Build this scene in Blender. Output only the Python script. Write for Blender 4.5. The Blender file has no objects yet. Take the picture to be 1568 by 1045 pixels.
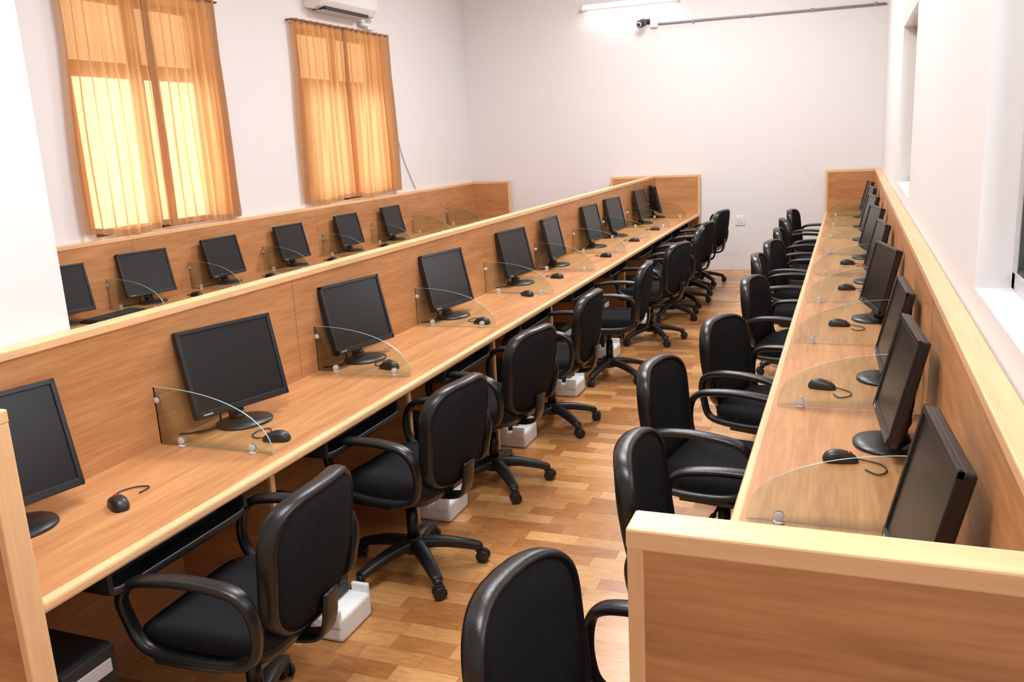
import bpy, bmesh, math, random
from mathutils import Vector, Matrix
random.seed(7)
scene = bpy.context.scene
scene.view_settings.view_transform = 'Standard'
scene.view_settings.look = 'None'
scene.view_settings.exposure = 0.0
COL = scene.collection

# ------------------------------------------------------------ materials
def new_mat(name):
    m = bpy.data.materials.new(name); m.use_nodes = True
    nt = m.node_tree
    for n in list(nt.nodes): nt.nodes.remove(n)
    out = nt.nodes.new('ShaderNodeOutputMaterial')
    return m, nt, out
def N(nt, t, **kw):
    n = nt.nodes.new(t)
    for k, v in kw.items(): setattr(n, k, v)
    return n
def L(nt, a, b): nt.links.new(a, b)
def principled(name, col, rough=0.5, metal=0.0, bump=0.0, bscale=200.0, spec=0.5, var=0.0, vscale=3.0, coat=0.0):
    m, nt, out = new_mat(name)
    p = N(nt, 'ShaderNodeBsdfPrincipled')
    p.inputs['Base Color'].default_value = (*col, 1)
    p.inputs['Roughness'].default_value = rough
    p.inputs['Metallic'].default_value = metal
    p.inputs['Specular IOR Level'].default_value = spec
    p.inputs['Coat Weight'].default_value = coat
    L(nt, p.outputs[0], out.inputs[0])
    tc = N(nt, 'ShaderNodeTexCoord')
    if var > 0:
        nz = N(nt, 'ShaderNodeTexNoise'); nz.inputs['Scale'].default_value = vscale; nz.inputs['Detail'].default_value = 5
        L(nt, tc.outputs['Object'], nz.inputs['Vector'])
        mx = N(nt, 'ShaderNodeMix', data_type='RGBA')
        mx.inputs[6].default_value = (*[c*(1-var) for c in col], 1)
        mx.inputs[7].default_value = (*[min(1, c*(1+var)) for c in col], 1)
        L(nt, nz.outputs['Fac'], mx.inputs[0]); L(nt, mx.outputs[2], p.inputs['Base Color'])
    if bump > 0:
        nz2 = N(nt, 'ShaderNodeTexNoise'); nz2.inputs['Scale'].default_value = bscale; nz2.inputs['Detail'].default_value = 3
        L(nt, tc.outputs['Object'], nz2.inputs['Vector'])
        b = N(nt, 'ShaderNodeBump'); b.inputs['Strength'].default_value = bump; b.inputs['Distance'].default_value = 0.002
        L(nt, nz2.outputs['Fac'], b.inputs['Height']); L(nt, b.outputs[0], p.inputs['Normal'])
    return m
def wood(name, axis, ca, cb, rough=0.42):
    m, nt, out = new_mat(name)
    p = N(nt, 'ShaderNodeBsdfPrincipled'); p.inputs['Roughness'].default_value = rough
    p.inputs['Specular IOR Level'].default_value = 0.35
    tc = N(nt, 'ShaderNodeTexCoord')
    mp = N(nt, 'ShaderNodeMapping')
    s = [9, 9, 9]; s[axis] = 0.9
    mp.inputs['Scale'].default_value = s
    L(nt, tc.outputs['Object'], mp.inputs['Vector'])
    n1 = N(nt, 'ShaderNodeTexNoise'); n1.inputs['Scale'].default_value = 1.3; n1.inputs['Detail'].default_value = 6; n1.inputs['Distortion'].default_value = 0.6
    L(nt, mp.outputs[0], n1.inputs['Vector'])
    mp2 = N(nt, 'ShaderNodeMapping'); s2 = [60, 60, 60]; s2[axis] = 4.0
    mp2.inputs['Scale'].default_value = s2
    L(nt, tc.outputs['Object'], mp2.inputs['Vector'])
    n2 = N(nt, 'ShaderNodeTexNoise'); n2.inputs['Scale'].default_value = 1.5; n2.inputs['Detail'].default_value = 4
    L(nt, mp2.outputs[0], n2.inputs['Vector'])
    ad = N(nt, 'ShaderNodeMath', operation='MULTIPLY_ADD'); ad.inputs[1].default_value = 0.45
    L(nt, n2.outputs['Fac'], ad.inputs[0])
    sc = N(nt, 'ShaderNodeMath', operation='MULTIPLY'); sc.inputs[1].default_value = 0.55
    L(nt, n1.outputs['Fac'], sc.inputs[0]); L(nt, sc.outputs[0], ad.inputs[2])
    cr = N(nt, 'ShaderNodeValToRGB')
    cr.color_ramp.elements[0].position = 0.33; cr.color_ramp.elements[0].color = (*ca, 1)
    cr.color_ramp.elements[1].position = 0.66; cr.color_ramp.elements[1].color = (*cb, 1)
    L(nt, ad.outputs[0], cr.inputs[0]); L(nt, cr.outputs[0], p.inputs['Base Color'])
    L(nt, p.outputs[0], out.inputs[0])
    return m

WA, WB = (0.38, 0.162, 0.060), (0.60, 0.295, 0.125)
M_WOODY = wood('wood_laminate_long', 1, WA, WB)
M_WOODX = wood('wood_laminate_cross', 0, WA, WB)
EA, EB = (0.73, 0.42, 0.205), (0.85, 0.55, 0.30)
M_EDGEY = wood('wood_edge_long', 1, EA, EB, 0.35)
M_EDGEX = wood('wood_edge_cross', 0, EA, EB, 0.35)
M_EDGEZ = wood('wood_edge_vert', 2, EA, EB, 0.35)
M_WALL = principled('wall_paint', (0.80, 0.783, 0.793), 0.6, bump=0.15, bscale=60, spec=0.25, var=0.015, vscale=1.2)
M_CEIL = principled('ceiling_paint', (0.86, 0.86, 0.86), 0.8)
M_FABRIC = principled('chair_fabric', (0.018, 0.018, 0.020), 0.95, bump=0.8, bscale=600, spec=0.05, var=0.3, vscale=60)
M_PLASTIC = principled('chair_plastic', (0.010, 0.010, 0.011), 0.30, spec=0.45, bump=0.25, bscale=260)
M_BASEP = principled('base_plastic', (0.014, 0.014, 0.016), 0.42, spec=0.5, bump=0.2, bscale=350)
M_METAL = principled('dark_metal', (0.05, 0.05, 0.055), 0.35, metal=0.6)
M_CLIP = principled('frosted_clip', (0.62, 0.60, 0.57), 0.3)
M_BEZEL = principled('monitor_bezel', (0.013, 0.013, 0.015), 0.35, spec=0.5)
M_SCREEN = principled('monitor_screen', (0.012, 0.012, 0.013), 0.30, spec=0.35)
M_BLACK = principled('black_plastic', (0.015, 0.015, 0.017), 0.4)
M_KEYS = principled('key_plastic', (0.02, 0.02, 0.022), 0.5)
M_RED = principled('red_accent', (0.6, 0.02, 0.02), 0.4)
M_GREY = principled('grey_print', (0.5, 0.5, 0.52), 0.4)
M_FOAM = principled('styrofoam', (0.82, 0.83, 0.83), 0.8, bump=0.5, bscale=90)
M_WHITEP = principled('white_plastic', (0.80, 0.80, 0.79), 0.35)
M_GREYP = principled('grey_conduit', (0.30, 0.30, 0.33), 0.45)
M_ALU = principled('aluminium_frame', (0.62, 0.62, 0.62), 0.4, metal=0.5)
M_CREAM = principled('cream_frame', (0.72, 0.66, 0.55), 0.5)
M_GASKET = principled('rubber_gasket', (0.03, 0.03, 0.035), 0.6)
M_BROWN = principled('brown_frame', (0.16, 0.08, 0.04), 0.5)

def glass_mat(name, tint, gl, rough=0.02):
    m, nt, out = new_mat(name)
    tr = N(nt, 'ShaderNodeBsdfTransparent'); tr.inputs[0].default_value = (*tint, 1)
    g = N(nt, 'ShaderNodeBsdfGlossy'); g.inputs['Roughness'].default_value = rough
    lw = N(nt, 'ShaderNodeLayerWeight'); lw.inputs['Blend'].default_value = gl
    mx = N(nt, 'ShaderNodeMixShader')
    L(nt, lw.outputs['Fresnel'], mx.inputs[0]); L(nt, tr.outputs[0], mx.inputs[1]); L(nt, g.outputs[0], mx.inputs[2])
    L(nt, mx.outputs[0], out.inputs[0]); return m
M_GLASS = glass_mat('clear_glass', (0.89, 0.945, 0.925), 0.19)
M_GEDGE = principled('glass_edge', (0.27, 0.47, 0.40), 0.2, spec=0.7)
M_PANE = glass_mat('window_pane', (0.95, 0.96, 0.97), 0.2)
M_PANE2 = glass_mat('window_pane_frosted', (0.58, 0.54, 0.50), 0.1, 0.3)

def curtain_nodes(nt, out, dcol, tcol, scol, a, b):
    d = N(nt, 'ShaderNodeBsdfDiffuse'); d.inputs[0].default_value = (*dcol, 1)
    t = N(nt, 'ShaderNodeBsdfTranslucent'); t.inputs[0].default_value = (*tcol, 1)
    s = N(nt, 'ShaderNodeBsdfTransparent'); s.inputs[0].default_value = (*scol, 1)
    m1 = N(nt, 'ShaderNodeMixShader'); m1.inputs[0].default_value = a
    L(nt, d.outputs[0], m1.inputs[1]); L(nt, t.outputs[0], m1.inputs[2])
    m2 = N(nt, 'ShaderNodeMixShader'); m2.inputs[0].default_value = b
    L(nt, m1.outputs[0], m2.inputs[1]); L(nt, s.outputs[0], m2.inputs[2])
    L(nt, m2.outputs[0], out.inputs[0])
m, nt, out = new_mat('curtain_cloth'); M_CURT = m
curtain_nodes(nt, out, (0.80, 0.44, 0.20), (1.0, 0.60, 0.28), (1.0, 0.78, 0.46), 0.58, 0.25)
m, nt, out = new_mat('curtain_hem'); M_HEM = m
curtain_nodes(nt, out, (0.58, 0.34, 0.19), (0.50, 0.27, 0.12), (1, 0.6, 0.3), 0.30, 0.02)

# floor
m, nt, out = new_mat('parquet_vinyl'); M_FLOOR = m
p = N(nt, 'ShaderNodeBsdfPrincipled'); p.inputs['Roughness'].default_value = 0.27; p.inputs['Specular IOR Level'].default_value = 0.45
tc = N(nt, 'ShaderNodeTexCoord'); sp = N(nt, 'ShaderNodeSeparateXYZ'); L(nt, tc.outputs['Object'], sp.inputs[0])
def MA(op, a, b=None):
    n = N(nt, 'ShaderNodeMath', operation=op)
    if isinstance(a, (int, float)): n.inputs[0].default_value = a
    else: L(nt, a, n.inputs[0])
    if b is not None:
        if isinstance(b, (int, float)): n.inputs[1].default_value = b
        else: L(nt, b, n.inputs[1])
    return n.outputs[0]
rowf = MA('DIVIDE', sp.outputs['Y'], 0.088); row = MA('FLOOR', rowf)
wn = N(nt, 'ShaderNodeTexWhiteNoise', noise_dimensions='1D'); L(nt, row, wn.inputs['W'])
cf = MA('ADD', MA('DIVIDE', sp.outputs['X'], 0.24), MA('MULTIPLY', wn.outputs['Value'], 7.0)); cfl = MA('FLOOR', cf)
cb_ = N(nt, 'ShaderNodeCombineXYZ'); L(nt, row, cb_.inputs[0]); L(nt, cfl, cb_.inputs[1])
wn2 = N(nt, 'ShaderNodeTexWhiteNoise', noise_dimensions='2D'); L(nt, cb_.outputs[0], wn2.inputs['Vector'])
mp = N(nt, 'ShaderNodeMapping'); mp.inputs['Scale'].default_value = (4, 16, 1); mp.inputs['Rotation'].default_value = (0, 0, .15)
va = N(nt, 'ShaderNodeVectorMath', operation='ADD'); L(nt, tc.outputs['Object'], va.inputs[0]); L(nt, wn2.outputs['Color'], va.inputs[1])
L(nt, va.outputs[0], mp.inputs['Vector'])
nz = N(nt, 'ShaderNodeTexNoise'); nz.inputs['Scale'].default_value = 2.2; nz.inputs['Detail'].default_value = 6; nz.inputs['Distortion'].default_value = 1.6
L(nt, mp.outputs[0], nz.inputs['Vector'])
v = MA('ADD', MA('MULTIPLY', wn2.outputs['Value'], 0.52), MA('MULTIPLY', nz.outputs['Fac'], 0.52))
cr = N(nt, 'ShaderNodeValToRGB'); e = cr.color_ramp.elements
e[0].position = 0.18; e[0].color = (0.33, 0.12, 0.034, 1)
e[1].position = 0.88; e[1].color = (0.72, 0.40, 0.165, 1)
e.new(0.5).color = (0.50, 0.225, 0.074, 1)
L(nt, v, cr.inputs[0])
fy = MA('FRACT', rowf); fx = MA('FRACT', cf)
gap = MA('MAXIMUM', MA('LESS_THAN', fy, 0.025), MA('LESS_THAN', fx, 0.009))
mx = N(nt, 'ShaderNodeMix', data_type='RGBA'); mx.inputs[7].default_value = (0.25, 0.09, 0.028, 1)
L(nt, MA('MULTIPLY', gap, 0.6), mx.inputs[0]); L(nt, cr.outputs[0], mx.inputs[6]); L(nt, mx.outputs[2], p.inputs['Base Color'])
L(nt, p.outputs[0], out.inputs[0])

def emis(name, col, s):
    m, nt, out = new_mat(name); e = N(nt, 'ShaderNodeEmission'); e.inputs[0].default_value = (*col, 1); e.inputs[1].default_value = s
    L(nt, e.outputs[0], out.inputs[0]); return m
M_TUBE = emis('tube_glow', (1, 1, 1), 5)

# ------------------------------------------------------------ mesh builder
class MB:
    def __init__(s, mats):
        s.bm = bmesh.new(); s.mats = list(mats)
    def idx(s, m):
        if m not in s.mats: s.mats.append(m)
        return s.mats.index(m)
    def merge(s, bm, mat=None, M=None, smooth=False):
        if M is not None: bmesh.ops.transform(bm, matrix=M, verts=bm.verts)
        for f in bm.faces:
            if mat is not None: f.material_index = s.idx(mat)
            if smooth is not None: f.smooth = smooth
        me = bpy.data.meshes.new('t'); bm.to_mesh(me); bm.free(); s.bm.from_mesh(me); bpy.data.meshes.remove(me)
    def box(s, x0, x1, y0, y1, z0, z1, mat, bev=0.0, seg=2, M=None):
        bm = bmesh.new(); bmesh.ops.create_cube(bm, size=1)
        bmesh.ops.transform(bm, matrix=Matrix.Translation(((x0+x1)/2, (y0+y1)/2, (z0+z1)/2)) @ Matrix.Diagonal((x1-x0, y1-y0, z1-z0, 1)), verts=bm.verts)
        if bev > 0: bmesh.ops.bevel(bm, geom=bm.edges[:], offset=bev, segments=seg, profile=0.5, affect='EDGES', clamp_overlap=True)
        s.merge(bm, mat, M, smooth=False)
    def cyl(s, c, r, h, mat, seg=24, r2=None, M=None, axis='Z', bev=0.0):
        bm = bmesh.new(); bmesh.ops.create_cone(bm, cap_ends=True, segments=seg, radius1=r, radius2=r if r2 is None else r2, depth=h)
        if bev > 0:
            es = [e for e in bm.edges if all(abs(abs(v.co.z)-h/2) < 1e-6 for v in e.verts)]
            bmesh.ops.bevel(bm, geom=es, offset=bev, segments=3, profile=0.5, affect='EDGES')
        R = {'Z': Matrix.Identity(4), 'X': Matrix.Rotation(math.pi/2, 4, 'Y'), 'Y': Matrix.Rotation(math.pi/2, 4, 'X')}[axis]
        T = Matrix.Translation(c) @ R
        if M is not None: T = M @ T
        s.merge(bm, mat, T, smooth=True)
    def sweep(s, pts, rx, ry, mat, n=12, closed=False, B=None, power=1.0, M=None):
        bm = bmesh.new(); pts = [Vector(p) for p in pts]; K = len(pts); rings = []
        for i, pt in enumerate(pts):
            if closed: t = pts[(i+1) % K]-pts[(i-1) % K]
            else: t = pts[min(i+1, K-1)]-pts[max(i-1, 0)]
            t.normalize()
            if B is not None: b = Vector(B)
            else:
                b = t.cross(Vector((0, 0, 1)))
                if b.length < 0.05: b = Vector((1, 0, 0))
            b = (b - t*b.dot(t)).normalized(); nn = t.cross(b)
            a = rx[i] if isinstance(rx, (list, tuple)) else rx
            c = ry[i] if isinstance(ry, (list, tuple)) else ry
            ring = []
            for k in range(n):
                th = 2*math.pi*k/n; cx, sx = math.cos(th), math.sin(th)
                cx = math.copysign(abs(cx)**power, cx); sx = math.copysign(abs(sx)**power, sx)
                ring.append(bm.verts.new(pt + b*a*cx + nn*c*sx))
            rings.append(ring)
        R = K if closed else K-1
        for i in range(R):
            A, Bq = rings[i], rings[(i+1) % K]
            for k in range(n): bm.faces.new((A[k], A[(k+1) % n], Bq[(k+1) % n], Bq[k]))
        if not closed:
            bm.faces.new(rings[0][::-1]); bm.faces.new(rings[-1])
        bmesh.ops.recalc_face_normals(bm, faces=bm.faces)
        s.merge(bm, mat, M, smooth=True)
    def pillow(s, outline, profile, mats, deform=None, M=None):
        bm = bmesh.new(); n = len(outline); rings = []
        for sc, d in profile:
            if sc == 0:
                rings.append([bm.verts.new((0, 0, d))])
            else:
                rings.append([bm.verts.new((u*sc, v*sc, d)) for u, v in outline])
        for i in range(len(rings)-1):
            A, Bq = rings[i], rings[i+1]; mi = s.idx(mats[i])
            for k in range(n):
                k2 = (k+1) % n
                if len(A) == 1: f = bm.faces.new((A[0], Bq[k], Bq[k2]))
                elif len(Bq) == 1: f = bm.faces.new((A[k], A[k2], Bq[0]))
                else: f = bm.faces.new((A[k], A[k2], Bq[k2], Bq[k]))
                f.material_index = mi
        if deform:
            for v in bm.verts: v.co = Vector(deform(*v.co))
        bmesh.ops.recalc_face_normals(bm, faces=bm.faces)
        s.merge(bm, None, M, smooth=True)
    def mesh(s, name):
        me = bpy.data.meshes.new(name)
        s.bm.to_mesh(me); s.bm.free()
        for m in s.mats: me.materials.append(m)
        return me
    def obj(s, name, loc=(0, 0, 0), rz=0):
        return place(name, s.mesh(name), loc, rz)
def place(name, me, loc=(0, 0, 0), rz=0, sc=1.0):
    o = bpy.data.objects.new(name, me); COL.objects.link(o)
    o.location = loc; o.rotation_euler = (0, 0, math.radians(rz)); o.scale = (sc, sc, sc); return o
def superell(a, b, e, n=40, taper=0.0):
    out = []
    for k in range(n):
        t = 2*math.pi*k/n; c, s_ = math.cos(t), math.sin(t)
        u = a*math.copysign(abs(c)**(2/e), c); v = b*math.copysign(abs(s_)**(2/e), s_)
        out.append((u*(1+taper*v/b), v))
    return out
def smooth(ctrl, n=6, closed=False):
    P = [Vector(p) for p in ctrl]; K = len(P); out = []
    rng = K if closed else K-1
    for i in range(rng):
        if closed: p0, p1, p2, p3 = P[i-1], P[i], P[(i+1) % K], P[(i+2) % K]
        else: p0, p1, p2, p3 = P[max(i-1, 0)], P[i], P[i+1], P[min(i+2, K-1)]
        for j in range(n):
            t = j/n
            out.append(0.5*((2*p1)+(-p0+p2)*t+(2*p0-5*p1+4*p2-p3)*t*t+(-p0+3*p1-3*p2+p3)*t**3))
    if not closed: out.append(P[-1])
    return out

# ------------------------------------------------------------ camera
f_px = 1323.0
Yv = Vector((522, -335, 1323)).normalized()
Dv = Vector((296, 5678, 1323)); Dv = (Dv - Yv*Dv.dot(Yv)).normalized()
Xv = Dv.cross(Yv).normalized()
right = Vector((Xv.x, Yv.x, -Dv.x)); down = Vector((Xv.y, Yv.y, -Dv.y)); fwd = Vector((Xv.z, Yv.z, -Dv.z))
cam_d = bpy.data.cameras.new('camera'); cam = bpy.data.objects.new('camera', cam_d); COL.objects.link(cam)
cam_d.sensor_width = 36; cam_d.lens = f_px/1568*36; cam_d.clip_start = 0.02
Mx = Matrix.Identity(4)
for r in range(3):
    Mx[r][0] = right[r]; Mx[r][1] = -down[r]; Mx[r][2] = -fwd[r]
Mx.translation = Vector((0, 0, 1.8))
cam.matrix_world = Mx
scene.camera = cam

# ------------------------------------------------------------ room shell
XL, XR, YN, YB, ZC = -5.052, 0.335, -1.6, 11.5, 4.2
def simple(name, boxes, mat):
    b = MB([mat])
    for bx in boxes: b.box(*bx, mat)
    return b.obj(name)
simple('floor', [(XL-0.2, XR+0.2, YN-0.2, YB+0.2, -0.1, 0.0)], M_FLOOR)
simple('ceiling', [(XL-0.2, XR+0.2, YN-0.2, YB+0.2, ZC, ZC+0.1)], M_CEIL)
simple('wall_back', [(XL-0.2, XR+0.2, YB, YB+0.2, 0, ZC)], M_WALL)
simple('wall_front', [(XL-0.2, XR+0.2, YN-0.2, YN, 0, ZC)], M_WALL)
def wall_open(name, x0, x1, ops):
    b = MB([M_WALL]); y = YN
    for (a, c, z0, z1) in ops:
        b.box(x0, x1, y, a, 0, ZC, M_WALL)
        b.box(x0, x1, a, c, 0, z0, M_WALL); b.box(x0, x1, a, c, z1, ZC, M_WALL); y = c
    b.box(x0, x1, y, YB, 0, ZC, M_WALL); return b.obj(name)
LW = [(4.74, 6.16, 1.26, 2.98), (7.50, 9.05, 1.26, 2.98)]
RW = [(0.9, 2.70, 1.33, 2.48), (5.88, 7.5, 1.33, 2.48)]
wall_open('wall_left', XL-0.2, XL, LW)
wall_open('wall_right', XR, XR+0.2, RW)
pb = MB([M_WALL]); pb.box(-2.96, -2.462, 1.58, 2.14, 0, ZC, M_WALL, bev=0.006); pb.obj('wall_pillar')
wn_i = 1
for (a, c, z0, z1) in LW:
    b = MB([M_CREAM]); x0, x1 = XL-0.13, XL-0.08; zt = 2.40; ym = (a+c)/2
    for (y0, y1, q0, q1) in [(a, a+.05, z0, z1), (c-.05, c, z0, z1), (a, c, z0, z0+.05), (a, c, z1-.05, z1), (a, c, zt, zt+.11), (ym-.055, ym+.055, z0, z1)]:
        b.box(x0, x1, y0, y1, q0, q1, M_BROWN, bev=.004)
    b.box(XL-.108, XL-.104, a+.05, c-.05, z0+.05, zt, M_PANE); b.box(XL-.108, XL-.104, a+.05, c-.05, zt+.09, z1-.05, M_PANE2)
    b.obj('window_%d' % wn_i); wn_i += 1
for (a, c, z0, z1) in RW:
    b = MB([M_ALU]); x0, x1 = XR+0.09, XR+0.15; ym = (a+c)/2
    for (y0, y1, q0, q1) in [(a, a+.05, z0, z1), (c-.05, c, z0, z1), (a, c, z0, z0+.05), (a, c, z1-.05, z1), (ym-.03, ym+.03, z0, z1)]:
        b.box(x0, x1, y0, y1, q0, q1, M_ALU if wn_i == 3 else M_CREAM, bev=.004)
    for (y0, y1, q0, q1) in [(a+.05, a+.06, z0+.05, z1-.05), (c-.06, c-.05, z0+.05, z1-.05), (a+.05, c-.05, z0+.05, z0+.06)]:
        b.box(x0+.005, x1-.005, y0, y1, q0, q1, M_GASKET)
    b.box(XR+.115, XR+.119, a+.05, c-.05, z0+.05, z1-.05, M_PANE)
    b.obj('window_%d' % wn_i); wn_i += 1

# curtains
def curtain(y0, y1, ztop, zbot, nf, seed):
    rnd = random.Random(seed)
    b = MB([M_CURT, M_HEM]); bm = bmesh.new()
    ym = (y0+y1)/2
    for (a, c, xo) in [(y0, ym+.02, 0.0), (ym-.02, y1, 0.012)]:
        NU, NV = 150, 40; ph = rnd.uniform(0, 6); grid = []
        fr = [rnd.uniform(.6, 1.4) for _ in range(6)]
        for j in range(NV+1):
            v_ = j/NV; z = ztop + (zbot-ztop)*v_; row = []
            for i in range(NU+1):
                u = i/NU
                w = (c-a); yy = a + w*u
                flare = 0.07*math.sin(max(0, v_-.25)*2.1)
                side = (u-.5)*2
                yy += flare*side*(0.9 if (xo > 0) == (side > 0) else 0.15)
                yy += 0.012*math.sin(5*v_+ph+u*9)*v_
                amp = 0.016+0.012*v_
                x = XL+0.055+xo+amp*math.sin(nf*2*math.pi*u + ph + 0.8*math.sin(v_*2.2+u*5)*fr[0]) + 0.008*math.sin(nf*4.7*math.pi*u+fr[1]*3+v_*3*fr[2])
                zz = z + v_**6*(0.014*math.sin(u*7+ph) + 0.03*side*side)
                row.append(bm.verts.new((x, yy, zz)))
            grid.append(row)
        for j in range(NV):
            for i in range(NU):
                f = bm.faces.new((grid[j][i], grid[j][i+1], grid[j+1][i+1], grid[j+1][i])); u = (i+.5)/NU
                hem = (j < 1) or u < .035 or u > .965 or j >= NV-1
                if (xo > 0 and u > .87) or (xo == 0 and u < .07): hem = True
                f.material_index = 1 if hem else 0
    b.merge(bm, None, None, smooth=True)
    b.sweep([(XL+.075, y0-.02, ztop-.02), (XL+.075, y1+.02, ztop-.02)], .006, .006, M_BROWN)
    for yy in (y0-.01, y1+.01): b.box(XL, XL+.07, yy-.008, yy+.008, ztop-.028, ztop-.012, M_BROWN)
    return b.obj('window_curtain')
curtain(4.66, 6.26, 3.06, 1.265, 8, 3)
curtain(7.36, 9.20, 3.04, 1.27, 8, 11)

# ------------------------------------------------------------ desks
PT = 1.25; DZ = 0.75
def bench(name, xp, side, y0, y1, edge_w=0.53, near_panel=True, pthick=.06, legs=(), far=True, partition=True):
    b = MB([M_WOODY, M_WOODX, M_EDGEY, M_EDGEX, M_EDGEZ])
    def bx(xa, xb, *r, **k):
        if xa > xb: xa, xb = xb, xa
        b.box(xa, xb, *r, **k)
    xe = xp + side*edge_w
    if partition:
        bx(xp, xp-side*pthick, y0, y1, 0, PT-.025, mat=M_WOODY)
        bx(xp+side*.004, xp-side*(pthick+.004), y0, y1, PT-.03, PT, mat=M_EDGEY, bev=.004)
        yy = y0 + 1.95
        while yy < y1-1:
            bx(xp+side*.0006, xp-side*.001, yy-.0012, yy+.0012, DZ, PT-.03, mat=M_BROWN); yy += 2.44
    bx(xp, xe-side*.03, y0, y1, DZ-.03, DZ, mat=M_WOODY)
    bx(xe-side*.034, xe, y0, y1, DZ-.034, DZ+.002, mat=M_EDGEY, bev=.012, seg=3)
    bx(xp+side*.02, xp+side*.035, y0, y1, .12, DZ-.03, mat=M_WOODY)
    ends = []
    if near_panel: ends.append((y0-.06, y0))
    if far: ends.append((y1, y1+.06))
    for (a, c) in ends:
        bx(xp-side*pthick, xe-side*.02, a, c, 0, PT-.03, mat=M_WOODX)
        bx(xp-side*(pthick+.004), xe+side*.004, a-.004, c+.004, PT-.032, PT+.001, mat=M_EDGEX, bev=.004)
        bx(xe-side*.022, xe+side*.003, a-.003, c+.003, 0, PT-.03, mat=M_EDGEZ, bev=.004)
    for y in legs:
        bx(xp+side*.035, xe-side*.10, y-.012, y+.012, 0, DZ-.03, mat=M_WOODX)
        bx(xe-side*.10, xe-side*.085, y-.013, y+.013, 0, DZ-.03, mat=M_EDGEZ, bev=.002)
    return b.obj(name)
CD = [2.39+1.06*i for i in range(9)]
RD = [2.27+1.06*i for i in range(9)]
LD = [4.70, 5.55, 6.52, 7.5, 8.48, 9.46, 10.44]
bench('workstation_bench', -2.39, 1, 1.36, 11.4, edge_w=.575, legs=CD)
bench('workstation_bench', 0.27, -1, 1.18, 11.4, edge_w=.55, legs=RD, pthick=.056)
bench('workstation_bench', -4.985, 1, 0.6, 11.4, edge_w=.54, legs=[2.38, 3.44]+LD, pthick=.06)
bench('workstation_bench', -2.454, -1, 2.3, 11.4, edge_w=.53, legs=[3.5, 5.6, 7.7, 9.8], partition=False, near_panel=False, pthick=0.0)

def divider_mesh():
    b = MB([M_GLASS, M_GEDGE, M_CLIP]); Ld, Hd, t = .505, .225, .0028
    pts = [(0, .006)]
    pts += [(Ld, .006), (Ld, .02)]
    for k in range(1, 25):
        a = k/24*math.pi/2; pts.append((Ld*math.cos(a)**0.9 if k < 24 else 0.03, .02+(Hd-.02)*math.sin(a)))
    pts.append((0, Hd))
    bm = bmesh.new()
    A = [bm.verts.new((x, -t, z)) for x, z in pts]; B_ = [bm.verts.new((x, t, z)) for x, z in pts]
    bm.faces.new(A); bm.faces.new(B_[::-1]); n = len(pts)
    for f in bm.faces: f.material_index = 0
    for k in range(n):
        f = bm.faces.new((A[k], B_[k], B_[(k+1) % n], A[(k+1) % n])); f.material_index = 1
    bmesh.ops.recalc_face_normals(bm, faces=bm.faces)
    b.merge(bm, None, None, smooth=False)
    for x, z in ((.10, .02), (.42, .02)):
        b.cyl((x, 0, z+.002), .014, .018, M_CLIP, axis='Y', bev=.003)
        b.cyl((x, 0, .004), .015, .008, M_CLIP, bev=.002)
    b.cyl((.012, 0, Hd-.05), .012, .018, M_CLIP, axis='Y', bev=.003)
    return b.mesh('glass_divider')
DM = divider_mesh()
for y in CD: place('glass_divider', DM, (-2.39, y, DZ), 0)
for y in RD: place('glass_divider', DM, (0.27, y, DZ), 180)
for y in LD: place('glass_divider', DM, (-4.985, y, DZ), 0)

# ------------------------------------------------------------ monitor
def monitor_mesh():
    b = MB([M_BEZEL, M_SCREEN, M_GREY]); W, H, T = .43, .345, .03
    M = Matrix.Translation((0, -.025, .237)) @ Matrix.Rotation(math.radians(13), 4, 'X')
    b.box(-W/2, W/2, -T, 0, -H/2, H/2, M_BEZEL, bev=.008, seg=3, M=M)
    fw = .017
    b.box(-W/2, W/2, -.006, .007, H/2-fw, H/2, M_BEZEL, bev=.003, M=M)
    b.box(-W/2, W/2, -.006, .007, -H/2, -H/2+.026, M_BEZEL, bev=.003, M=M)
    b.box(-W/2, -W/2+fw, -.006, .007, -H/2, H/2, M_BEZEL, bev=.003, M=M)
    b.box(W/2-fw, W/2, -.006, .007, -H/2, H/2, M_BEZEL, bev=.003, M=M)
    b.box(-W/2+fw-.001, W/2-fw+.001, -.002, .0012, -H/2+.024, H/2-fw+.001, M_SCREEN, M=M)
    b.box(W/2-.07, W/2-.03, .0065, .0075, -H/2+.010, -H/2+.015, M_GREY, M=M)
    out = superell(.15, .12, 4)
    b.pillow(out, [(1, 0), (.97, -.012), (.85, -.02), (0, -.022)], [M_BEZEL]*3, deform=lambda u, v, d: (u, d-T+.002, v), M=M)
    b.sweep(smooth([(0, -.045, .01), (0, -.06, .08), (0, -.072, .16), (0, -.075, .24)], 5), .035, .012, M_BEZEL, n=14, B=(1, 0, 0), power=.6)
    b.pillow(superell(.115, .10, 2.1), [(0, 0), (1, 0), (1.0, .006), (.97, .011), (.7, .016), (.35, .022), (0, .023)], [M_BEZEL]*6, deform=lambda u, v, d: (u, v, d))
    b.cyl((0, -.045, .025), .036, .03, M_BEZEL, r2=.03)
    b.sweep(smooth([(.03, -.06, .12), (.05, -.085, .07), (.07, -.06, .015), (.12, -.03, .006), (.19, -.05, .006), (.24, -.09, .006)], 6), .004, .004, M_BEZEL, n=8)
    return b.mesh('computer_monitor')
MM = monitor_mesh()
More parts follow.
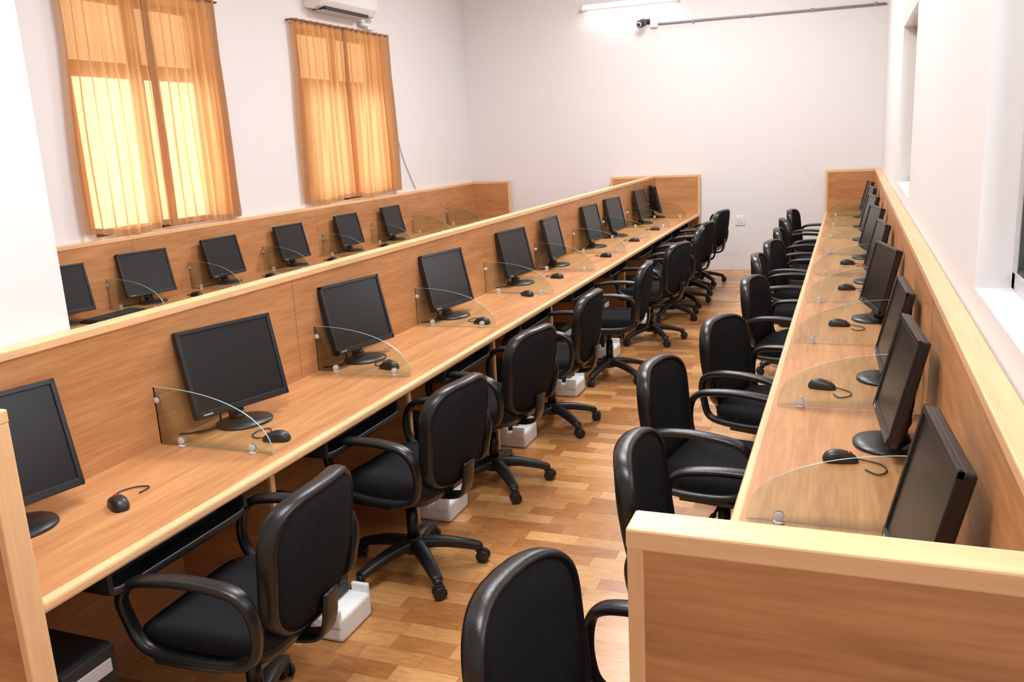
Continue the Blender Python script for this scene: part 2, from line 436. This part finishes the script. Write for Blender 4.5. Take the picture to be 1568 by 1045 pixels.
for (x, y, r) in [(-2.265, 1.665, 12), (-2.24, 2.69, 17), (-2.275, 3.70, 11), (-2.275, 4.77, 10), (-2.28, 5.99, 7), (-2.28, 6.90, -2), (-2.28, 8.10, 3), (-2.28, 8.97, 6), (-2.275, 10.22, 2), (-2.28, 11.0, -22)]:
    place('computer_monitor', MM, (x, y, DZ), -90-r)
for (x, y, r) in [(.135, 1.91, 4), (.135, 2.97, 4), (.15, 3.78, 2), (.13, 4.98, 12), (.14, 6.2, 6), (.13, 7.35, 10), (.13, 8.5, 8), (.14, 9.6, 5), (.14, 10.6, 5)]:
    place('computer_monitor', MM, (x, y, DZ), 90+r)
for (y, r) in [(4.2, 14), (4.98, 14), (5.86, 3), (6.84, 3), (7.86, 2), (8.82, 0)]:
    place('computer_monitor', MM, (-4.855, y, DZ), -90-r, .95)

def mouse_mesh():
    b = MB([M_BLACK, M_RED, M_KEYS])
    def dfm(u, v, d):
        z = d*(1.0-0.25*(v/.055)**2 - (.2*v/.055))
        return (u*(1-.12*math.cos(v/.055*1.5)), v, max(z, 0))
    b.pillow(superell(.031, .055, 2.6), [(0, 0), (.95, 0), (1, .006), (.97, .016), (.85, .027), (.6, .034), (.3, .037), (0, .038)], [M_BLACK]*7, deform=dfm)
    b.cyl((0, .028, .024), .009, .007, M_RED, axis='X')
    b.sweep(smooth([(0, .05, .008), (.01, .09, .004), (.04, .12, .004), (.09, .12, .004), (.12, .09, .004), (.08, .06, .004)], 6), .0025, .0025, M_BLACK, n=6)
    return b.mesh('computer_mouse')
MS = mouse_mesh()
for (x, y, r) in [(-2.09, 1.88, 60), (-1.97, 2.53, 100), (-2.06, 3.56, 80), (-2.01, 4.60, 80), (-2.05, 5.5, 60), (-2.08, 6.25, 80), (-2.0, 7.4, 80), (-2.0, 8.5, 90), (-2.0, 9.5, 90)]:
    place('computer_mouse', MS, (x, y, DZ+.001), r)
for (x, y, r) in [(.0, 2.78, -80), (-.08, 3.60, -100), (-.03, 4.80, -90), (.0, 5.9, -80), (0, 7.0, -90)]:
    place('computer_mouse', MS, (x, y, DZ+.001), r)
for (x, y, r) in [(-4.68, 5.25, 90), (-4.66, 6.16, 90), (-4.66, 7.14, 90), (-4.66, 8.18, 90)]:
    place('computer_mouse', MS, (x, y, DZ+.001), r)

def keyboard_mesh():
    b = MB([M_BLACK, M_KEYS])
    b.box(-.225, .225, -.075, .075, 0, .018, M_BLACK, bev=.005)
    for r in range(6):
        n = 20
        for c in range(n):
            if r == 0 and 3 < c < 10:
                if c == 4: b.box(-.21+4*.021, -.21+10*.021-.003, -.065, -.065+.018, .016, .025, M_KEYS, bev=.002, seg=1)
                continue
            x = -.21+c*.021; y = -.065+r*.022
            b.box(x, x+.018, y, y+.018, .016, .025, M_KEYS, bev=.002, seg=1)
    return b.mesh('computer_keyboard')
KM = keyboard_mesh()
place('computer_keyboard', KM, (-4.695, 4.45, DZ+.001), 90)
def tray_mesh():
    b = MB([M_BLACK, M_METAL])
    b.pillow(superell(.29, .135, 9), [(0, 0), (.97, 0), (1, .006), (1, .022), (.985, .026), (.96, .024), (.95, .012), (0, .012)], [M_BLACK]*7)
    for x in (-.285, .285):
        b.box(x-.008, x+.008, -.12, .12, .02, .072, M_METAL, bev=.002)
    return b.mesh('keyboard_tray')
TM = tray_mesh()
for i in range(9):
    y = CD[i]-.53
    place('keyboard_tray', TM, (-1.945, y, .645), 90)
    place('computer_keyboard', KM, (-1.97, y, .658), 90)
for i in range(9):
    y = RD[i]-.53
    place('keyboard_tray', TM, (-.13, y, .645), -90)

def tower_mesh():
    b = MB([M_BLACK, M_KEYS, M_GREY])
    b.box(-.20, .20, -.09, .09, 0, .40, M_BLACK, bev=.008)
    b.box(.195, .212, -.088, .088, .005, .395, M_KEYS, bev=.006)
    b.box(.21, .215, -.07, .07, .32, .36, M_GREY, bev=.002)
    b.box(.21, .215, -.07, .07, .26, .30, M_BLACK, bev=.002)
    b.cyl((.213, .04, .22), .012, .006, M_GREY, axis='X')
    for k in range(7): b.box(.21, .214, -.06, .06, .04+k*.02, .05+k*.02, M_BLACK)
    return b.mesh('computer_tower')
TW = tower_mesh()
def foam_mesh():
    b = MB([M_FOAM]); b.box(-.21, .24, -.11, .11, 0, .10, M_FOAM, bev=.016, seg=3)
    for y0, y1 in ((-.113, -.093), (.093, .113)):
        b.box(.06, .13, y0, y1, .06, .125, M_FOAM, bev=.006)
        b.box(.16, .235, y0, y1, .06, .135, M_FOAM, bev=.006)
    return b.mesh('styrofoam_block')
FM = foam_mesh()
for i in range(9):
    y = CD[i]+.155; dx = 0 if i == 0 else -.05
    place('styrofoam_block', FM, (-1.96+.015+dx, y, 0), 0)
    place('computer_tower', TW, (-2.0+dx, y, .10), 0)
place('styrofoam_block', FM, (-2.05, 1.50, 0), 0)
place('computer_tower', TW, (-2.08, 1.50, .10), 0)
for i in range(0, 9, 1):
    place('computer_tower', TW, (.02, RD[i]+.155, .0), 180)

# ------------------------------------------------------------ chair (faces +Y)
def chair_mesh():
    b = MB([M_FABRIC, M_PLASTIC, M_BASEP, M_METAL])
    def sd(u, v, d):
        z = .440 + d
        if v > .05: z -= .9*(v-.05)**2
        z += .25*u*u if d > .02 else 0
        return (u, v+.005, z)
    b.pillow(superell(.245, .235, 4.5, 48, .02), [(0, -.05), (.7, -.05), (.93, -.042), (.985, -.022), (1.0, -.008), (.985, .0), (1.0, .008), (1.0, .022), (.975, .038), (.9, .048), (.6, .052), (0, .046)],
             [M_PLASTIC]*5+[M_FABRIC]*6, sd)
    HB = .222
    def bd(u, v, d):
        z = .665+v
        y = -.262 + d + 0.95*u*u - .17*(v) - .028*math.cos(v/HB*1.4)
        return (u, y, z)
    b.pillow(superell(.225, HB, 3.4, 64, .07),
             [(0, -.030), (.4, -.030), (.75, -.030), (.89, -.027), (.915, -.019), (.93, -.031), (.96, -.031), (.99, -.018), (1.0, -.002), (1.0, .010), (.985, .022), (.955, .027), (.93, .025), (.92, .016), (.89, .024), (.6, .032), (0, .032)],
             [M_FABRIC]*4+[M_PLASTIC]*9+[M_FABRIC]*3, bd)
    for s_ in (-1, 1):
        x = s_*.272
        c = [(-.20, .45), (-.235, .53), (-.235, .62), (-.19, .668), (-.07, .684), (.06, .678), (.14, .660), (.185, .61), (.185, .53), (.15, .462), (.07, .435), (-.08, .43)]
        pts = [(x+s_*(.012 if z > .6 else -.004), y, z) for y, z in c]
        P = smooth(pts, 6, True)
        rx = [.020+.008*max(0, min(1, (p.z-.62)/.05)) for p in P]
        b.sweep(P, rx, .0145, M_PLASTIC, n=12, closed=True, B=(1, 0, 0), power=.75)
        b.box(min(s_*.16, s_*.27), max(s_*.16, s_*.27), -.10, .12, .400, .420, M_METAL, bev=.004)
    b.sweep(smooth([(0, .04, .38), (0, -.15, .375), (0, -.26, .39), (0, -.292, .44), (0, -.300, .50), (0, -.305, .54)], 6), .038, .009, M_PLASTIC, n=12, B=(1, 0, 0), power=.5)
    b.box(-.09, .09, -.11, .11, .345, .40, M_METAL, bev=.012)
    b.sweep([(.05, .02, .36), (.20, .03, .355), (.25, .03, .35)], .006, .006, M_METAL, n=8)
    b.sweep([(.24, .03, .35), (.29, .03, .348)], .012, .008, M_PLASTIC, n=10)
    b.cyl((0, 0, .30), .016, .14, M_METAL); b.cyl((0, 0, .21), .027, .16, M_PLASTIC, r2=.025)
    b.cyl((0, 0, .12), .048, .07, M_BASEP, r2=.036, bev=.006)
    for k in range(5):
        R = Matrix.Rotation(2*math.pi*k/5+.3, 4, 'Z')
        pts = smooth([(.02, 0, .125), (.12, 0, .118), (.21, 0, .098), (.285, 0, .075)], 4)
        n = len(pts); rx = [.034-.012*i/(n-1) for i in range(n)]; ry = [.024-.007*i/(n-1) for i in range(n)]
        b.sweep(pts, rx, ry, M_BASEP, n=12, B=(0, 1, 0), power=.55, M=R)
        b.cyl((.28, 0, .068), .018, .03, M_BASEP, M=R)
        b.cyl((.28, 0, .055), .009, .05, M_METAL, M=R)
        C = R @ Matrix.Translation((.295, 0, .029)) @ Matrix.Rotation(.7+k*1.3, 4, 'Z')
        for q in (-.016, .016):
            b.cyl((0, q, 0), .029, .016, M_BASEP, axis='Y', bev=.005, M=C)
        b.box(-.02, .02, -.009, .009, -.01, .034, M_BASEP, bev=.004, M=C)
    return b.mesh('office_chair')
CM = chair_mesh()
for (x, y, r) in [(-1.69, 1.925, 93), (-1.71, 3.04, 83), (-1.73, 4.02, 79), (-1.73, 5.00, 89), (-1.66, 6.18, 95), (-1.61, 7.42, 76), (-1.63, 8.42, 97), (-1.64, 9.1, 82), (-1.68, 9.75, 99), (-1.66, 10.45, 78)]:
    place('office_chair', CM, (x, y, 0), r)
for (x, y, r) in [(-.375, 1.55, -98), (-.31, 2.48, -90), (-.44, 3.39, -99), (-.315, 4.23, -109), (-.28, 5.52, -101), (-.34, 6.62, -90), (-.31, 7.38, -102), (-.32, 8.35, -90), (-.34, 9.3, -80), (-.32, 10.2, -98)]:
    place('office_chair', CM, (x, y, 0), r)
for (x, y, r) in [(-4.18, 6.2, 88), (-4.18, 8.3, 92)]:
    place('office_chair', CM, (x, y, 0), r)

# ------------------------------------------------------------ fittings
b = MB([M_WHITEP, M_TUBE])
b.box(-3.34, -2.06, YB-.045, YB, 3.40, 3.46, M_WHITEP, bev=.006)
b.cyl((-2.70, YB-.075, 3.405), .014, 1.20, M_TUBE, axis='X')
for x in (-3.32, -2.08): b.box(x-.015, x+.015, YB-.095, YB-.03, 3.385, 3.43, M_WHITEP, bev=.004)
b.obj('fluorescent_tube_light')
b = MB([M_WHITEP, M_BLACK, M_METAL])
b.box(-2.44, -2.35, YB-.05, YB, 3.10, 3.19, M_WHITEP, bev=.006)
b.sweep(smooth([(-2.46, YB-.02, 3.18), (-2.47, YB-.10, 3.19), (-2.50, YB-.14, 3.17)], 5), .012, .012, M_BLACK)
b.cyl((-2.47, YB-.01, 3.18), .035, .02, M_BLACK, axis='Y', bev=.004)
Mc = Matrix.Translation((-2.52, YB-.15, 3.15)) @ Matrix.Rotation(math.radians(-18), 4, 'Z') @ Matrix.Rotation(math.radians(15), 4, 'X')
b.cyl((0, -.01, 0), .048, .13, M_BLACK, axis='Y', bev=.012, M=Mc)
b.cyl((0, -.077, 0), .036, .01, M_GREY, axis='Y', M=Mc); b.cyl((0, -.081, 0), .018, .012, M_BLACK, axis='Y', M=Mc)
b.obj('security_camera')
b = MB([M_GREYP])
b.sweep([(-2.34, YB-.014, 3.14), (XR-.02, YB-.014, 3.12)], .014, .014, M_GREYP)
for x in (-1.9, -1.2, -.5, .2): b.box(x-.012, x+.012, YB-.03, YB, 3.11, 3.15, M_GREYP, bev=.003)
b.obj('wall_conduit')
b = MB([M_WHITEP, M_BLACK])
b.box(-1.37, -1.25, YB-.012, YB, .58, .70, M_WHITEP, bev=.004)
b.box(-1.355, -1.31, YB-.017, YB-.01, .60, .68, M_WHITEP, bev=.003); b.box(-1.30, -1.275, YB-.018, YB-.01, .61, .67, M_WHITEP, bev=.003)
for dx, dz in ((-.008, .0), (.008, 0), (0, .018)): b.cyl((-1.332+dx, YB-.018, .632+dz), .0035, .002, M_BLACK, axis='Y')
b.obj('wall_socket')
b = MB([M_WHITEP, M_GREYP, M_BLACK])
prof = [(0, 3.17), (.10, 3.15), (.17, 3.17), (.215, 3.23), (.22, 3.36), (.19, 3.44), (0, 3.45)]
bm = bmesh.new(); y0, y1 = 7.68, 8.76
A = [bm.verts.new((XL+x, y0, z)) for x, z in prof]; B2 = [bm.verts.new((XL+x, y1, z)) for x, z in prof]
bm.faces.new(A); bm.faces.new(B2[::-1])
for k in range(len(prof)): bm.faces.new((A[k], B2[k], B2[(k+1) % len(prof)], A[(k+1) % len(prof)]))
bmesh.ops.recalc_face_normals(bm, faces=bm.faces)
bmesh.ops.bevel(bm, geom=bm.edges[:], offset=.006, segments=2, profile=.5, affect='EDGES')
b.merge(bm, M_WHITEP)
b.box(XL+.05, XL+.19, y0+.08, y1-.16, 3.146, 3.175, M_BLACK)
for k in range(3): b.box(XL+.06+k*.04, XL+.08+k*.04, y0+.08, y1-.16, 3.138, 3.150, M_WHITEP, bev=.003)
b.sweep(smooth([(XL+.05, y1-.03, 3.30), (XL+.06, y1+.06, 3.26), (XL+.05, y1+.12, 3.18), (XL+.05, y1+.10, 3.11), (XL+.05, y1-.1, 3.11)], 6), .024, .024, M_WHITEP)
b.box(XL, XL+.07, y1+.02, y1+.16, 3.06, 3.12, M_WHITEP, bev=.005)
b.obj('air_conditioner')
b = MB([M_GREYP])
b.sweep(smooth([(XL+.01, 9.15, 3.0), (XL+.01, 9.27, 2.3), (XL+.012, 9.42, 1.75), (XL+.012, 9.6, 1.45), (XL+.02, 9.72, 1.27)], 8), .005, .005, M_GREYP, n=6)
b.obj('wall_cable')

# ------------------------------------------------------------ lights
def area(name, loc, sx, sy, power, rot=(0, 0, 0), col=(1, 1, 1)):
    l = bpy.data.lights.new(name, 'AREA'); l.shape = 'RECTANGLE'; l.size = sx; l.size_y = sy; l.energy = power; l.color = col
    o = bpy.data.objects.new(name, l); COL.objects.link(o); o.location = loc; o.rotation_euler = rot; return o
area('ceiling_fill', (-1.0, 1.3, ZC-.03), 1.3, 1.1, 108, col=(.99, .995, 1))  # unseen area light added to stand in for flash bounced off the ceiling
area('ceiling_fill', (-1.7, 4.8, ZC-.03), 1.2, 1.3, 122, col=(.99, .995, 1))  # added fill for the middle of the room, out of view, no fixture
area('ceiling_fill', (-1.8, 8.8, ZC-.03), 1.2, 1.3, 155, col=(.99, .995, 1))  # added fill for the far end, out of view, no fixture
area('tube_lamp', (-2.70, YB-.12, 3.39), 1.2, .05, 3, rot=(math.radians(-25), 0, 0))
w = bpy.data.worlds.new('world'); scene.world = w; w.use_nodes = True
w.node_tree.nodes['Background'].inputs[0].default_value = (1.0, 0.985, 0.97, 1)
w.node_tree.nodes['Background'].inputs[1].default_value = 4.3
